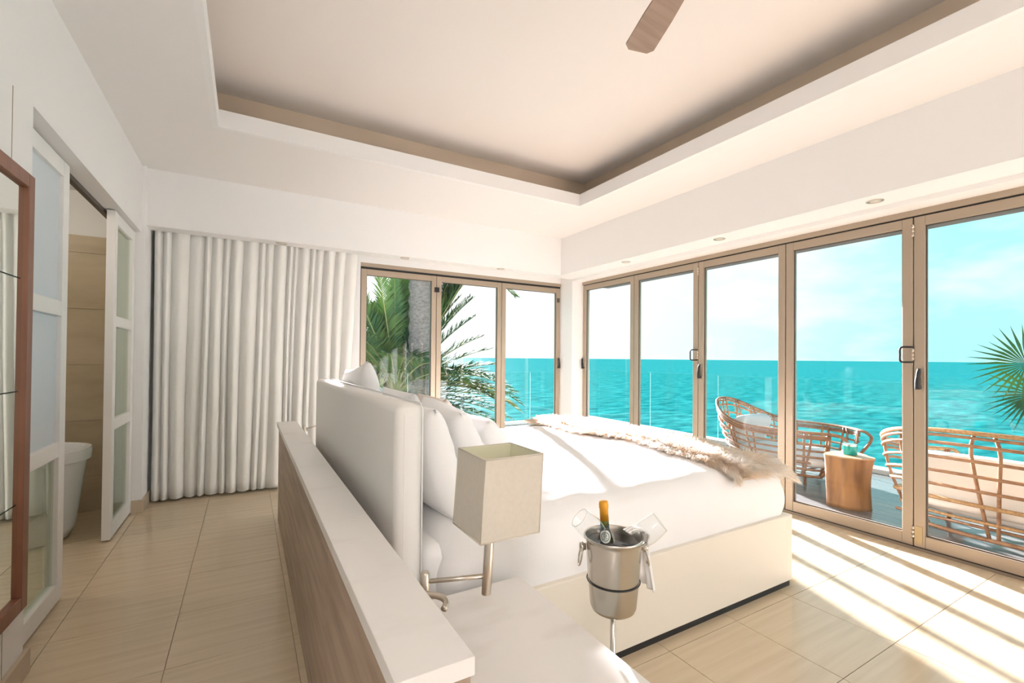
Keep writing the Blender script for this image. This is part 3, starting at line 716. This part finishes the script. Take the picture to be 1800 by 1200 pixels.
# fur throw over the foot of the bed
def fur_throw():
    t_ = thing('fur_throw', 'cream and tan long haired fur throw across the bed foot', 'throw', (2.5, 2.6, .70))
    rnd = random.Random(5)
    def surf(u, v):
        """u 0..1 across (x), v 0..1 along (near to far)"""
        y = 1.56+(3.64-1.56)*v
        xl = 2.28+.05*math.sin(v*7)+.03*math.sin(v*17+1)+.04*max(0, .12-v)/.12; xr = 2.84-.02*math.sin(v*5)
        x = xl+(xr-xl)*u
        if y > 1.64: z = duvet_z(x, y)
        else:
            q = (1.64-y)/.14
            z = duvet_z(x, 1.64)-.14*q**1.6; y = 1.64-.105*math.sin(min(q, 1)*PI/2)
        if x > 2.72: z -= ((x-2.72)/.13)**2*.06
        z += .012+.014*math.sin(PI*u)+.012*nse(x*4, y*4, 2)
        return Vector((x, y, z))
    nu, nv = 14, 60; V, F = [], []
    for dz in (0, -.012):
        for j in range(nv+1):
            for i in range(nu+1): V.append(surf(i/nu, j/nv)+Vector((0, 0, dz)))
    q = (nu+1)*(nv+1)
    for j in range(nv):
        for i in range(nu):
            a = j*(nu+1)+i; F.append((a, a+1, a+nu+2, a+nu+1)); F.append((q+a, q+a+nu+1, q+a+nu+2, q+a+1))
    obj('hide', V, F, 'fur_backing', t_, smooth=True)
    V, F = [], []
    CNT = 42000
    for k in range(CNT):
        edge = rnd.random()
        if edge < .26: u, v = rnd.random()**2*.16, rnd.random()
        elif edge < .36: u, v = rnd.random(), rnd.random()**2*.10
        else: u, v = rnd.random(), rnd.random()
        p_ = surf(u, v)
        flow = Vector((-.55+1.0*u+.5*nse(p_.x*6, p_.y*6, 4), -.45+.7*nse(p_.x*5, p_.y*5, 8), .85))
        if u < .12: flow += Vector((-.7, -.1, -.25))
        if u > .82: flow += Vector((-.25, 0, -.5))
        if v < .09: flow += Vector((.25, -.2, -.45))
        clump = Vector((nse(p_.x*26, p_.y*26, 0), nse(p_.x*26, p_.y*26, 5), .4*nse(p_.x*26, p_.y*26, 9)))*.9
        d = (flow+clump+Vector((rnd.uniform(-.3, .3), rnd.uniform(-.3, .3), rnd.uniform(-.2, .2)))).normalized()
        ln = rnd.uniform(.05, .095); wd = rnd.uniform(.0012, .0022)
        sd = d.cross(Vector((rnd.uniform(-1, 1), rnd.uniform(-1, 1), rnd.uniform(-1, 1)))).normalized()
        b0_ = len(V); drop = Vector((0, 0, -1))
        for s in (0, .4, .75):
            c_ = p_+d*ln*s+drop*ln*.34*s*s; w_ = wd*(1-.5*s)
            V += [c_-sd*w_, c_+sd*w_]
        V.append(p_+d*ln+drop*ln*.34)
        F += [(b0_, b0_+1, b0_+3, b0_+2), (b0_+2, b0_+3, b0_+5, b0_+4), (b0_+4, b0_+5, b0_+6)]
    h = obj('fur', V, F, 'fur', t_, smooth=True); h['kind'] = 'stuff'
fur_throw()

# ------------------------------------------------------------------ champagne bucket on stand
BC = Vector((1.115, 1.205, 0)); RV = Vector((.865, -.502, 0)); FV = Vector((.502, .865, 0))
st = thing('bucket_stand', 'slim steel floor stand holding the ice bucket', 'stand', BC)
lathe('base_disc', [(0, 0), (.13, 0), (.13, .008), (.12, .014), (.02, .022), (0, .022)], 'steel', st, c=BC, seg=40)
lathe('pole', [(.0095, .02), (.0095, .475)], 'steel', st, c=BC, seg=16)
lathe('seat_plate', [(0, .465), (.05, .469), (.05, .475), (0, .476)], 'steel', st, c=BC, seg=24)
tube('ring', [BC+RV*.0905*math.cos(a)+FV*.0905*math.sin(a)+Vector((0, 0, .583)) for a in [2*PI*k/40 for k in range(40)]], .0022, 'seam', st, closed=True)
zb = .478
bk = thing('ice_bucket', 'brushed steel champagne ice bucket with ring handles', 'ice bucket', BC+Vector((0, 0, zb)))
smooth_by_angle(lathe('body', [(0, 0), (.066, 0), (.074, .006), (.079, .018), (.087, .10), (.0955, .235), (.0975, .246), (.1025, .250), (.1035, .254), (.1015, .2575), (.097, .256), (.0935, .245), (.084, .10), (.076, .02), (0, .012)], 'steel', bk, c=BC+Vector((0, 0, zb)), seg=56), 50)
lathe('ice_bed', [(0, .232), (.092, .232), (.092, .225)], 'ice_dark', bk, c=BC+Vector((0, 0, zb)), seg=40)
for s in (-1, 1):
    c_ = BC+RV*.097*s+Vector((0, 0, zb+.217))
    k_ = lathe('handle_knob', [(.012, 0), (.012, .006), (.017, .010), (.017, .018), (.010, .022), (0, .023)], 'steel', bk, c=c_, axis=RV*s, seg=18)
    cc = c_+RV*s*.018+Vector((0, 0, -.030))
    tube('ring_handle', [cc+FV*.022*math.sin(a)+Vector((0, 0, .034*math.cos(a)))+RV*s*.006*math.cos(a)*-1 for a in [2*PI*k/28 for k in range(28)]], .0032, 'steel', k_, closed=True)
# bottle
bt_ax = Vector((-.03, .06, 1)).normalized(); bt0 = BC+RV*-.012+FV*.008+Vector((0, 0, zb+.013))
bt = thing('champagne_bottle', 'dark green bottle with orange foil neck in the ice bucket', 'bottle', bt0)
lathe('glass_body', [(0, 0), (.034, 0), (.037, .006), (.037, .165), (.034, .195), (.024, .235), (.0165, .262), (.0158, .275)], 'bottle_glass', bt, c=bt0, axis=bt_ax, seg=36)
lathe('neck', [(.0157, .272), (.0148, .292)], 'bottle_neck', bt, c=bt0, axis=bt_ax, seg=30)
lathe('foil', [(.0155, .290), (.0152, .33), (.0168, .335), (.0168, .347), (.0155, .352), (.014, .357), (0, .358)], 'foil', bt, c=bt0, axis=bt_ax, seg=30)
# round shoulder label facing the camera, bent around the bottle
tocam = (Vector((0, 0, 1.35))-bt0-bt_ax*.21); tocam -= bt_ax*tocam.dot(bt_ax); tocam.normalize(); lsd = bt_ax.cross(tocam)
def rad(z):
    pr = [(.037, 0), (.037, .165), (.034, .195), (.024, .235), (.0165, .262), (.0158, .3)]
    pr = [(r, q) for r, q in pr]
    for (r0_, z0_), (r1_, z1_) in zip(pr[:-1], pr[1:]):
        if z <= z1_: return r0_+(r1_-r0_)*(z-z0_)/(z1_-z0_)
    return .0158
def onb(s, h, lift): 
    r = rad(h); a = clip(s/r, -1.4, 1.4); r += lift
    return bt0+bt_ax*h+tocam*r*math.cos(a)+lsd*r*math.sin(a)
def disc_patch(name, r0_, r1_, lift, m, parent, hc=.240):
    V, F = [], []; n = 32; K = 4
    for k in range(K+1):
        r = r0_+(r1_-r0_)*k/K
        for j in range(n): V.append(onb(r*math.cos(2*PI*j/n), hc+r*math.sin(2*PI*j/n)*1.05, lift))
    for k in range(K):
        for j in range(n): F.append((k*n+j, k*n+(j+1) % n, (k+1)*n+(j+1) % n, (k+1)*n+j))
    return obj(name, V, F, m, parent, smooth=True)
lb = disc_patch('label', .0004, .0195, .0008, 'label_white', bt)
disc_patch('label_ring', .0118, .0140, .0013, 'label_ink', lb)
def strokes(name, segs, m, parent, hc=.240, w=.0010):
    V, F = [], []
    for (s0, h0), (s1, h1) in segs:
        dx, dy = s1-s0, h1-h0; l = math.hypot(dx, dy); nx_, ny_ = -dy/l*w, dx/l*w
        for k in range(4):
            a, c2 = k/4, (k+1)/4; b0_ = len(V)
            for q, sg in ((a, 1), (a, -1), (c2, -1), (c2, 1)): V.append(onb(s0+dx*q+nx_*sg, hc+h0+dy*q+ny_*sg, .0014))
            F.append((b0_, b0_+1, b0_+2, b0_+3))
    return obj(name, V, F, m, parent)
e = .0078
strokes('label_emblem', [((-e*.5, -e), (-e*.5, e)), ((-e*.5, e), (e*.4, e*.8)), ((e*.4, e*.8), (e*.45, e*.2)), ((e*.45, e*.2), (-e*.5, 0)), ((-e*.1, 0), (e*.6, -e)), ((-e*.9, -e), (-e*.1, -e)), ((-e*.9, e), (-e*.4, e))], 'label_ink', lb)
# two wine glasses lying in the bucket, bowls outwards
def wine_glass(foot, axis, label):
    g = thing('wine_glass', label, 'wine glass', foot, 'glasses in the ice bucket')
    smooth_by_angle(lathe('bowl', [(a*1.15, z*1.12) for a, z in ((.004, .085), (.010, .088), (.024, .100), (.033, .118), (.036, .138), (.0345, .165), (.031, .188), (.0302, .188), (.0336, .165), (.035, .138), (.032, .119), (.023, .102), (.006, .092), (0, .091))], 'wine_glass', g, c=foot, axis=axis, seg=36), 60)
    v, f = lathevf([(.0285, 0), (.029, .0015), (.012, .004), (.005, .008), (.0035, .015), (.0035, .086), (.005, .097)], foot, axis, 28)
    obj('stem', v, f, 'wine_glass', g, smooth=True)
    ax = Vector(axis).normalized(); ref = Vector((0, 0, 1)); u_ = (ref-ax*ref.dot(ax)).normalized(); w_ = ax.cross(u_)
    tube('lip', [Vector(foot)+ax*.2106+(u_*math.cos(a)+w_*math.sin(a))*.0352 for a in [2*PI*k/36 for k in range(36)]], .0011, 'label_white', g, seg=6, closed=True)
wine_glass(BC+RV*.030+FV*-.02+Vector((0, 0, zb+.190)), -RV*.75+FV*-.10+Vector((0, 0, .68)), 'clear wine glass tilted left out of the ice bucket')
wine_glass(BC+RV*-.018+FV*-.045+Vector((0, 0, zb+.190)), RV*.80+FV*.02+Vector((0, 0, .62)), 'clear wine glass tilted right out of the ice bucket')
# napkin tucked in the bucket and hanging at the right handle
def napkin():
    V, F = [], []
    p0 = BC+RV*.100+FV*.02+Vector((0, 0, zb+.262))
    path = [BC+RV*.055+FV*.03+Vector((0, 0, zb+.255)), BC+RV*.085+FV*.025+Vector((0, 0, zb+.272)), p0+RV*.012, BC+RV*.114+FV*.03+Vector((0, 0, zb+.235)), BC+RV*.114+FV*.03+Vector((0, 0, zb+.18)), BC+RV*.118+FV*.03+Vector((0, 0, zb+.12)), BC+RV*.122+FV*.03+Vector((0, 0, zb+.075))]
    wid = [.030, .032, .026, .022, .030, .044, .052]
    pc = curve(path, 6); n = len(pc)
    m_ = 18
    for i, p_ in enumerate(pc):
        q = i/(n-1)*(len(wid)-1); k = min(int(q), len(wid)-2); w = wid[k]+(wid[k+1]-wid[k])*(q-k)
        for j in range(m_+1):
            s = j/m_-.5
            V.append(p_+FV*s*w*1.6+RV*(.010*math.sin(j*1.1)*min(1, i/8+.15)+s*w*-.5)+Vector((0, 0, -.020*abs(s)*(i/n))))
    for i in range(n-1):
        for j in range(m_): a = i*(m_+1)+j; F.append((a, a+1, a+m_+2, a+m_+1))
    o = obj('napkin', V, F, 'napkin', None, smooth=True); tag(o, 'white cloth napkin hanging from right side of ice bucket', 'napkin')
    s = o.modifiers.new('thick', 'SOLIDIFY'); s.thickness = .003
napkin()

# ------------------------------------------------------------------ terrace
DZ = -.05
dk = box('deck', XR+.12, 7.0, -4, 8.4, -.30, DZ-.02, 'deck_gap'); tag(dk, 'grey boarded terrace floor above the sea', 'terrace', kind='structure')
pw = .145; x = XR+.125; first = None
while x < 6.80:
    if first is None: first = box('plank', x, x+pw-.005, -3.9, 8.3, DZ-.02, DZ, 'deck', dk, loc=(x, 2.2, DZ-.02)); xo = x
    else:
        o = first.copy(); COL.objects.link(o); o.location = first.location+Vector((x-xo, 0, 0))
    x += pw
tag(boxes('trim_9', [(6.82, 7.02, -4, 8.42, -.30, .005), (XR, 6.82, 8.30, 8.42, -.30, .005)], 'kerb'), 'pale stone kerb around the terrace edge', 'kerb', kind='structure')
bal = thing('glass_balustrade', 'frameless clear glass balustrade along the terrace edge', 'balustrade', (6.9, 3, 0))
yj = [8.32, 6.45, 4.95, 3.68, 2.24, .7, -.9, -2.4, -3.9]
for a, c2 in zip(yj[:-1], yj[1:]):
    g = box('glass_panel', 6.895, 6.909, c2+.008, a-.008, -.02, 1.09, 'rail_glass', bal)
    box('panel_edge', 6.895, 6.909, a-.012, a-.008, -.02, 1.085, 'glass_edge', g)
xj = [6.9, 5.3, 3.95, 2.6, 1.2, -.3]
for a, c2 in zip(xj[:-1], xj[1:]):
    g = box('glass_panel', c2+.008, a-.008, 8.32, 8.334, -.02, 1.05, 'rail_glass', bal)
    box('panel_edge', a-.012, a-.008, 8.32, 8.334, -.02, 1.045, 'glass_edge', g)
tag(boxes('terrace_return', [(-1.5, XR, 5.6, 8.42, -.30, DZ)], 'deck'), 'grey terrace floor below the palm windows', 'terrace', kind='structure')
# eave with boarded underside
ev = box('eave', XR+.14, 5.10, YB, 5.69, 2.53, 2.68, 'eave_wood'); tag(ev, 'dark timber roof eave above the terrace', 'eave', kind='structure')
x = XR+.145; first = None
while x < 5.06:
    if first is None: first = box('plank', x, x+.13, YB+.02, 5.68, 2.50, 2.53, 'eave_wood', ev, loc=(x, 1.2, 2.50)); xo = x
    else: o = first.copy(); COL.objects.link(o); o.location = first.location+Vector((x-xo, 0, 0))
    x += .1335

# rattan seats
def rattan_seat(name, label, loc, rotz, hw_, dep, hb_, ha, cush, flat=2.6, peak=0.0, drop=None, seatz=.30, ribs=9, wrap='rattan', group=None):
    """local frame: faces +y, x across. horseshoe of hoops and ribs"""
    t_ = thing(name, label, 'lounge chair', (0, 0, 0), group)
    ORG[t_.name] = Vector((0, 0, 0))
    def S(s, q):
        """s -1..1 around the horseshoe from right arm front to left arm front, q 0 bottom..1 top"""
        th = s*PI*.80
        cx, sy = math.sin(th), -math.cos(th)
        e = 2/flat
        X = math.copysign(abs(cx)**e, cx)*hw_; Y = math.copysign(abs(sy)**e, sy)*dep/2
        top = ha+(hb_-ha)*((0.5+0.5*math.cos(PI*min(1, (abs(s-peak)/.92)**1.15))) if drop is None else .5+.5*math.cos(PI*min(1, abs(s)/drop)))
        z = .10+(top-.10)*q
        k = .80+.20*math.sin(min(1, q*1.05)*PI/2)
        lean_ = -.10*q if sy < 0 else 0
        return Vector((X*k, Y*k+lean_*(1-abs(s)), z))
    NS = 60; r = .0125
    for q in (0.0, .16, .32, .46, .60, .74, .88, 1.0):
        pts = [S(-1+2*i/NS, q) for i in range(NS+1)]
        if q == 1.0:
            tube('top_rail', pts, .018, wrap, t_, seg=8)
            tube('top_rail', [p_+Vector((0, 0, -.035)) for p_ in pts], .012, 'rattan', t_, seg=8)
        else: tube('hoop', pts, r if q not in (0.0, .32) else .016, wrap if q in (.16, .32) else 'rattan', t_, seg=7)
    for k in range(ribs):
        s = -1+2*k/(ribs-1)
        for ds in ((-.006, -.024), (.006, .024)):
            pts = []
            for i in range(11):
                q = i/10; sh = s+ds[0]*(1-q)+ds[1]*q*(1-.5*max(0, q-.85)/.15)
                p_ = S(clip(sh, -1, 1), q); pts.append(p_+Vector((-p_.x, -p_.y, 0)).normalized()*.014)
            tube('rib', pts, .012, 'rattan', t_, seg=7)
    for sx in (-1, 1):
        p_ = S(sx, 1.0); b_ = S(sx, 0)
        tube('arm_front', curve([S(sx*.93, 1.0), p_, p_+Vector((-.03*sx, .09, -.02)), p_+Vector((-.05*sx, .13, -.10)), Vector((b_.x, b_.y+.10, .25)), b_], 5), .017, wrap, t_, seg=8)
        for fy in (-.62, .45):
            X = sx*hw_*.55; Y = fy*dep/2
            tube('leg', [(X, Y, .16), (X*1.06, Y*1.06, 0)], .018, 'rattan', t_, seg=8)
    for k in range(5):
        y = -dep*.36+dep*.62*k/4
        tube('seat_slat', [(-hw_*.78, y, .17), (hw_*.78, y, .17)], .012, 'rattan', t_, seg=7)
    # cushions
    def cushion(nm, cx, cy, cz, a, b_, c_, tilt=0):
        V, F = [], []; nu, nv = 40, 20
        Rm = Matrix.Rotation(tilt, 4, 'X')
        for j in range(nv+1):
            ph = -PI/2+PI*j/nv
            for i in range(nu):
                th = 2*PI*i/nu; f_ = lambda v_, e_: math.copysign(abs(v_)**e_, v_)
                p_ = Vector((a*f_(math.cos(th), .35)*f_(math.cos(ph), .5), b_*f_(math.sin(th), .35)*f_(math.cos(ph), .5), c_*f_(math.sin(ph), .8)))
                p_ *= 1+.05*nse(p_.x*5, p_.y*5, p_.z*7+cx)
                V.append(Rm @ p_+Vector((cx, cy, cz)))
        for j in range(nv):
            for i in range(nu): F.append((j*nu+i, j*nu+(i+1) % nu, (j+1)*nu+(i+1) % nu, (j+1)*nu+i))
        return obj(nm, V, F, cush, t_, smooth=True)
    cushion('seat_cushion', 0, .04*dep, seatz-.035, hw_*.78, dep*.36, .085)
    cushion('back_cushion', 0, -dep*.31, seatz+.17, hw_*.74, .22, .085, math.radians(72))
    t_.location = loc; t_.rotation_euler = (0, 0, rotz)
    return t_
rattan_seat('rattan_loveseat', 'wide rattan loveseat with cream cushions, back to the glass', (5.12, 1.12, DZ), -PI/2, .76, 1.05, .89, .60, 'cushion', wrap='rattan_wrap', ribs=9, group='rattan seats on the terrace')
rattan_seat('rattan_chaise', 'brown rattan chaise with grey cushion beyond the bed', (5.80, 3.20, DZ), PI, .50, 1.55, .87, .60, 'cushion_grey', ribs=15, flat=2.4, drop=.62, group='rattan seats on the terrace')

# stump table
def stump():
    c = Vector((5.05, 2.20, DZ)); t_ = thing('stump_table', 'carved wooden tree stump side table on the terrace', 'side table', c)
    V, F = [], []; n, m_ = 40, 14
    for j in range(m_+1):
        q = j/m_
        for i in range(n):
            th = 2*PI*i/n; r = .165*(1+.09*math.sin(3*th+.6)+.05*math.sin(5*th+2)+.03*math.sin(8*th))*(1+.07*(2*q-1)**2-.03*math.sin(q*5+th))
            r *= .94+.12*q
            V.append(c+Vector((r*math.cos(th), r*math.sin(th), .49*q)))
    for j in range(m_):
        for i in range(n): F.append((j*n+i, j*n+(i+1) % n, (j+1)*n+(i+1) % n, (j+1)*n+i))
    F.append(tuple(range(n-1, -1, -1)))
    obj('trunk_block', V, F, 'stump', t_, smooth=True)
    T_ = V[-n:]; obj('top_face', [p_+Vector((0, 0, .002)) for p_ in T_]+[p_-Vector((0, 0, .01)) for p_ in T_], [tuple(range(n)), tuple(range(2*n-1, n-1, -1))]+[(i, n+i, n+(i+1) % n, (i+1) % n) for i in range(n)], 'stump_top', t_)
    k = c+Vector((.03, .0, .493))
    cd = thing('candle_jar', 'teal candle jar with silver rim on the stump table', 'candle jar', k)
    smooth_by_angle(lathe('jar', [(0, 0), (.058, 0), (.062, .006), (.062, .085), (.057, .085), (.057, .07), (0, .07)], 'teal', cd, c=k, seg=32), 50)
    smooth_by_angle(lathe('rim', [(.056, .085), (.0625, .085), (.0625, .101), (.056, .101)], 'chrome', cd, c=k, seg=32), 50)
stump()

# ------------------------------------------------------------------ palms, sea
def frond(root, base, d0, length, droop, m, n_leaf=64, leaf=.5, name='frond', seed=0, width=.0165):
    rnd = random.Random(seed); V, F, MI = [], [], []
    d = Vector(d0).normalized(); pts = [Vector(base)]; K = 24
    for k in range(K):
        d = (d+Vector((0, 0, -droop/K*(.4+1.2*k/K)))).normalized(); pts.append(pts[-1]+d*length/K)
    v, f = tubevf(pts, [.020*(1-k/K)+.004 for k in range(K+1)], 5); V += v; F += f; MI += [0]*len(f)
    for k in range(n_leaf):
        q = .12+.88*k/(n_leaf-1); i = min(int(q*K), K-1); fr = q*K-i
        p_ = pts[i].lerp(pts[i+1], fr); tn = (pts[i+1]-pts[i]).normalized()
        side = tn.cross(Vector((0, 0, 1)))
        side = side.normalized() if side.length > 1e-3 else Vector((1, 0, 0)); upv = side.cross(tn)
        L_ = leaf*(.45+.55*math.sin(PI*min(1, q*.9+.12)))*rnd.uniform(.85, 1.1)*(1-.35*q**4)
        for sg in (-1, 1):
            dr = (tn*(.55+.5*q+rnd.uniform(-.1, .1))+side*sg*.75+upv*rnd.uniform(.15, .55)).normalized()
            wn = dr.cross(upv+Vector((rnd.uniform(-.4, .4), rnd.uniform(-.4, .4), 0))).normalized()
            b0_ = len(V); mid = p_+dr*L_*.5; tip = p_+dr*L_+Vector((0, 0, -.10*L_))
            V += [p_-wn*width*.5, p_+wn*width*.5, mid+wn*width, mid-wn*width, tip]
            F += [(b0_, b0_+1, b0_+2, b0_+3), (b0_+3, b0_+2, b0_+4)]; MI += [1, 1]
    o = obj(name, V, F, ['rachis', m], root)
    o.data.polygons.foreach_set('material_index', MI)
    return o
GZ = -3.0
cr_ = Vector((2.62, 9.2, .60))
pm = thing('date_palm', 'feathery green date palm crown outside the left window', 'palm', (cr_.x, cr_.y, GZ))
tube('trunk', [(cr_.x, cr_.y, GZ), (cr_.x+.03, cr_.y, -1), (cr_.x, cr_.y, .2), (cr_.x, cr_.y, .5)], [.24, .2, .2, .16], 'trunk', pm, seg=16)
rp = random.Random(11)
for k in range(46):
    a = k*2.399963+.4; el = math.radians(-22+104*((k*.618) % 1))
    if math.sin(a) < -.55 and el < 1.1: el += .35
    dv = Vector((math.cos(a)*math.cos(el), math.sin(a)*math.cos(el)*.85, math.sin(el)))
    frond(pm, cr_+dv*.12, dv, rp.uniform(2.1, 2.75), .55+.5*math.cos(el), 'frond_dry' if k % 9 == 4 else 'frond', seed=k)
for k, (dx, dz, ln) in enumerate(((1.35, 1.25, 2.2), (1.6, .75, 2.35), (1.8, .35, 2.3), (1.9, .02, 2.5), (1.8, -.28, 2.6), (.75, 1.5, 2.4), (-.5, 1.5, 2.5), (-1.2, .9, 2.4), (-.1, 1.6, 2.3), (.3, 1.5, 2.2), (-.9, 1.3, 2.6), (.75, 2.0, 3.0), (.9, 1.9, 2.9), (.62, 2.1, 2.9), (.5, 2.0, 2.7), (1.05, 1.6, 2.7), (-.3, 1.8, 2.8), (-.6, 1.7, 2.8), (.0, 1.9, 2.8), (-.75, 1.0, 2.5), (-1.0, .5, 2.4), (-.4, 1.1, 2.2), (1.5, 1.0, 2.3), (1.7, .55, 2.5), (1.9, .18, 2.4), (1.9, -.12, 2.7), (1.2, 1.5, 2.4), (1.7, -.4, 2.5), (1.5, -.6, 2.3), (1.0, 1.7, 2.6))):
    frond(pm, cr_, (dx, -.25+(.1*k) % .4, dz), ln, .45, 'frond', seed=100+k)
for k, (tx, ty, tz) in enumerate(((3.66, 8.75, 3.05), (3.78, 8.9, 3.08), (3.88, 9.0, 3.10), (3.98, 9.1, 3.12), (3.55, 9.0, 3.3), (3.72, 9.3, 3.2), (4.05, 9.3, 3.05), (4.0, 8.8, 3.05), (4.12, 9.0, 3.08), (4.15, 9.25, 3.15), (3.93, 8.65, 3.0), (3.86, 8.7, 2.98), (3.45, 8.9, 3.35))):
    dv = Vector((tx, ty, tz))-cr_
    frond(pm, cr_, dv+Vector((0, 0, .12)), dv.length*1.34, .06, 'frond', seed=200+k, leaf=.55, n_leaf=96, width=.02)  # extra fronds aimed across the sun's path to shade the bedside cabinet
tp = Vector((2.98, 8.75, GZ))
tpm = thing('tall_palm', 'tall grey palm trunk standing close outside the left window', 'palm', tp)
V, F = [], []; n = 24; m_ = 90
for j in range(m_+1):
    q = j/m_; z = GZ+6.45*q
    for i in range(n):
        th = 2*PI*i/n; r = .235+.02*math.sin(z*24+2*math.sin(th*2))+.012*nse(math.cos(th)*3, math.sin(th)*3, z*9)
        V.append((tp.x+r*math.cos(th), tp.y+r*math.sin(th), z))
for j in range(m_):
    for i in range(n): F.append((j*n+i, j*n+(i+1) % n, (j+1)*n+(i+1) % n, (j+1)*n+i))
obj('trunk', V, F, 'trunk', tpm, smooth=True)
for k in range(34):
    a = k*2.399963; dv = Vector((math.cos(a), math.sin(a), -.02+1.3*((k*.618) % 1)))
    frond(tpm, (tp.x, tp.y, GZ+6.42), dv, 2.3, .75, 'frond', seed=300+k)  # crown mostly out of view, set low to screen the room from the sun
for k in range(16):
    a = -.55+1.1*((k*.618) % 1); dv = Vector((math.cos(a), math.sin(a), -.10+.35*((k*.37) % 1)))
    frond(tpm, (tp.x, tp.y, GZ+6.42), dv, 2.1, .16, 'frond', seed=400+k, leaf=.6, n_leaf=80)  # more fronds added on the right to widen that sun screen
# fan palm at the right edge
fp_ = Vector((8.55, 1.58, GZ))
fpm = thing('fan_palm', 'spiky fan palm leaf tips at the right edge of the sea view', 'palm', fp_)
tube('trunk', [fp_, (8.55, 1.58, -1), (8.55, 1.58, .9)], [.10, .09, .08], 'trunk', fpm, seg=12)
def fan_leaf(c, n_, spread, L_, facing, seed):
    rnd = random.Random(seed); V, F = [], []
    rt = Vector(facing).normalized(); uu = Vector((0, 0, 1)); nr = rt.cross(uu).normalized()
    for k in range(n_):
        a = -spread+2*spread*k/(n_-1); dr = (rt*math.cos(a)+uu*math.sin(a)+nr*rnd.uniform(-.12, .12)).normalized()
        wn = dr.cross(nr).normalized()+nr*.4; ln = L_*rnd.uniform(.85, 1.05); b0_ = len(V); c_ = Vector(c)
        V += [c_, c_+dr*ln*.45+wn*.016, c_+dr*ln*.45-wn*.016, c_+dr*ln+Vector((0, 0, -.04))]
        F += [(b0_, b0_+1, b0_+2), (b0_+1, b0_+3, b0_+2)]
    return obj('fan_leaf', V, F, 'frond', fpm)
for k, (dx, dy, dz, fx, fy, fz, ln) in enumerate(((-.05, .15, 1.33, -.3, 1, .05, .55), (.1, -.2, 1.5, .2, -1, .2, .55), (.05, .1, .95, -.2, 1, -.3, .5), (.3, 0, 1.3, 1, .1, .1, .5), (-.2, -.1, 1.2, -1, -.3, 0, .5))):
    c_ = (fp_.x+dx, fp_.y+dy, dz)
    tube('petiole', [(fp_.x, fp_.y, .85), c_], .010, 'rachis', fpm, seg=6)
    fan_leaf(c_, 17, 1.5, ln, (fx, fy, fz), k)

# shore and sea
tag(boxes('shore', [(-14, 3.3, 8.6, 13, -10, GZ), (-14, 2.2, 13, 20, -10, GZ-.2)], 'sand'), 'sandy planted ground below the palms', 'ground', kind='structure')
sv = [(-30000, -30000, -9), (30000, -30000, -9), (30000, 30000, -9), (-30000, 30000, -9)]
tag(obj('sea', sv, [(0, 1, 2, 3)], 'sea', None, loc=(0, 0, -9)), 'calm turquoise sea stretching to the horizon', 'sea', kind='structure')
